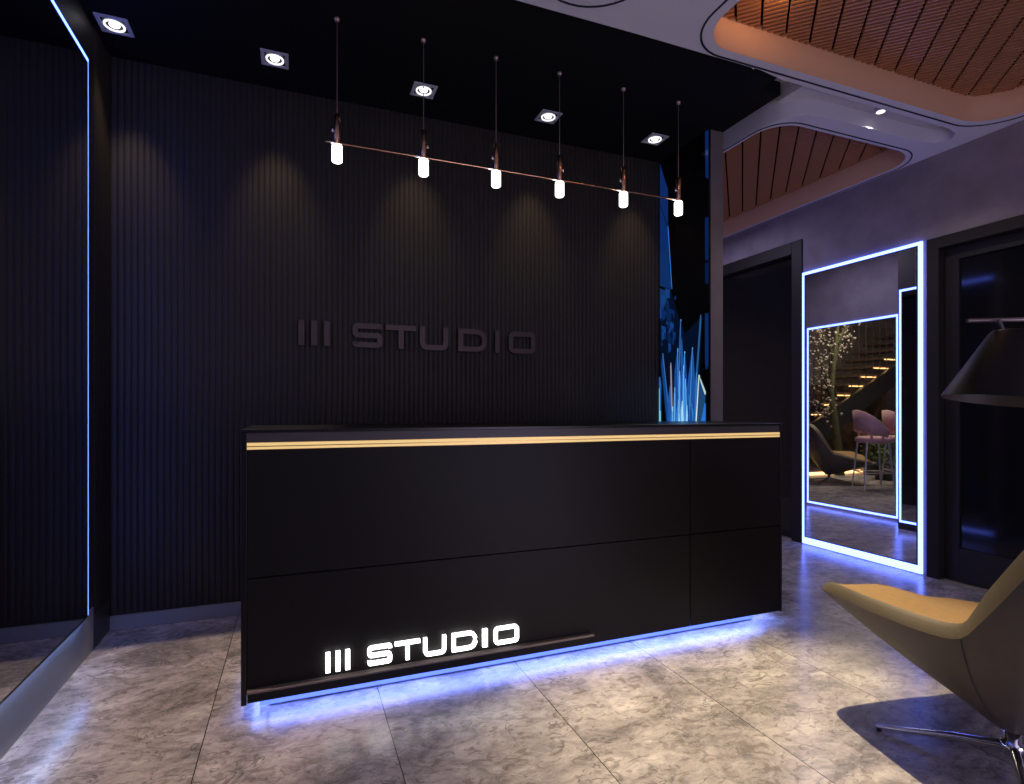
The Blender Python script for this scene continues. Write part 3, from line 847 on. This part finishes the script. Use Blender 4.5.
shrub((5.25+DX, 7.05, 0), 1.0, 'dark green bushy plant at the foot of the blossom tree')
for i, (y, lab) in enumerate(((7.42, 'amber light strip on the lounge floor, nearer of the two beside the chair'), (7.60-.06, 'amber light strip on the lounge floor, farther of the two under the stairs'))):
    tag(MB().box((3.0+DX, y, 0), (5.6+DX, y+.02, .022)).build('floor_light_strip', 'warm'), lab, 'light strip', 'amber light strips on the lounge floor')

# ------------------------------------------------------------------ lights
# slot lamps above the edge of the dropped ceiling, washing the floor before the desk
lamp('slot_spot', 'SPOT', (2.42, 2.405, 3.165), 760, (1, .82, .54), (1.68, 1.52, 0), spot_size=math.radians(42), spot_blend=.85, shadow_soft_size=.02)
lamp('slot_spot', 'SPOT', (-.45, 2.41, 3.165), 260, (1, .76, .58), (-.60, 2.80, 0), spot_size=math.radians(44), spot_blend=.4, shadow_soft_size=.0006)
lamp('slot_spot', 'SPOT', (.7, 2.36, 3.165), 90, (1, .78, .70), (.60, 1.5, 0), spot_size=math.radians(48), spot_blend=.9, shadow_soft_size=.03)
lamp('room_fill', 'AREA', (1.0, -1.6, 2.9), 17, (.76, .64, .95), (1.5, 1.6, .1), size=2.5)
lamp('floor_bounce', 'AREA', (2.4, -1.4, .6), 40, (.74, .66, 1.0), (2.8, 1.6, 3.0), size=1.6)
lamp('cove_warm', 'POINT', (2.1, 1.9, 3.12), 2.0, (1, .55, .22), shadow_soft_size=.05)
lamp('lounge_fill', 'AREA', (5.4, 6.6, 3.1), 130, (1, .84, .66), (5.8, 7.6, 0), size=1.8)  # added fill light with no fixture, brightens the lounge
lamp('passage_fill', 'AREA', (3.3, 4.3, 2.95), 12, (.7, .66, 1), (3.3, 4.3, 0), size=.8)  # added area light for the passage, no lamp is modelled there

w = bpy.data.worlds.new('night'); S.world = w; w.use_nodes = True
w.node_tree.nodes['Background'].inputs[0].default_value = (.34, .30, .60, 1)
w.node_tree.nodes['Background'].inputs[1].default_value = .13

# ------------------------------------------------------------------ camera
cd = bpy.data.cameras.new('camera'); cam = bpy.data.objects.new('camera', cd); C.objects.link(cam)
cam.location = (0, 0, 1.2); cam.rotation_euler = (PI/2, 0, -math.radians(21.3))
cd.sensor_width = 36; cd.lens = 554/1024*36; cd.shift_y = 17/1024; cd.clip_start = .02
S.camera = cam
S.view_settings.view_transform = 'Standard'; S.view_settings.look = 'None'
S.view_settings.exposure = 0; S.view_settings.gamma = 1; S.view_settings.use_curve_mapping = False
S.cycles.use_denoising = True
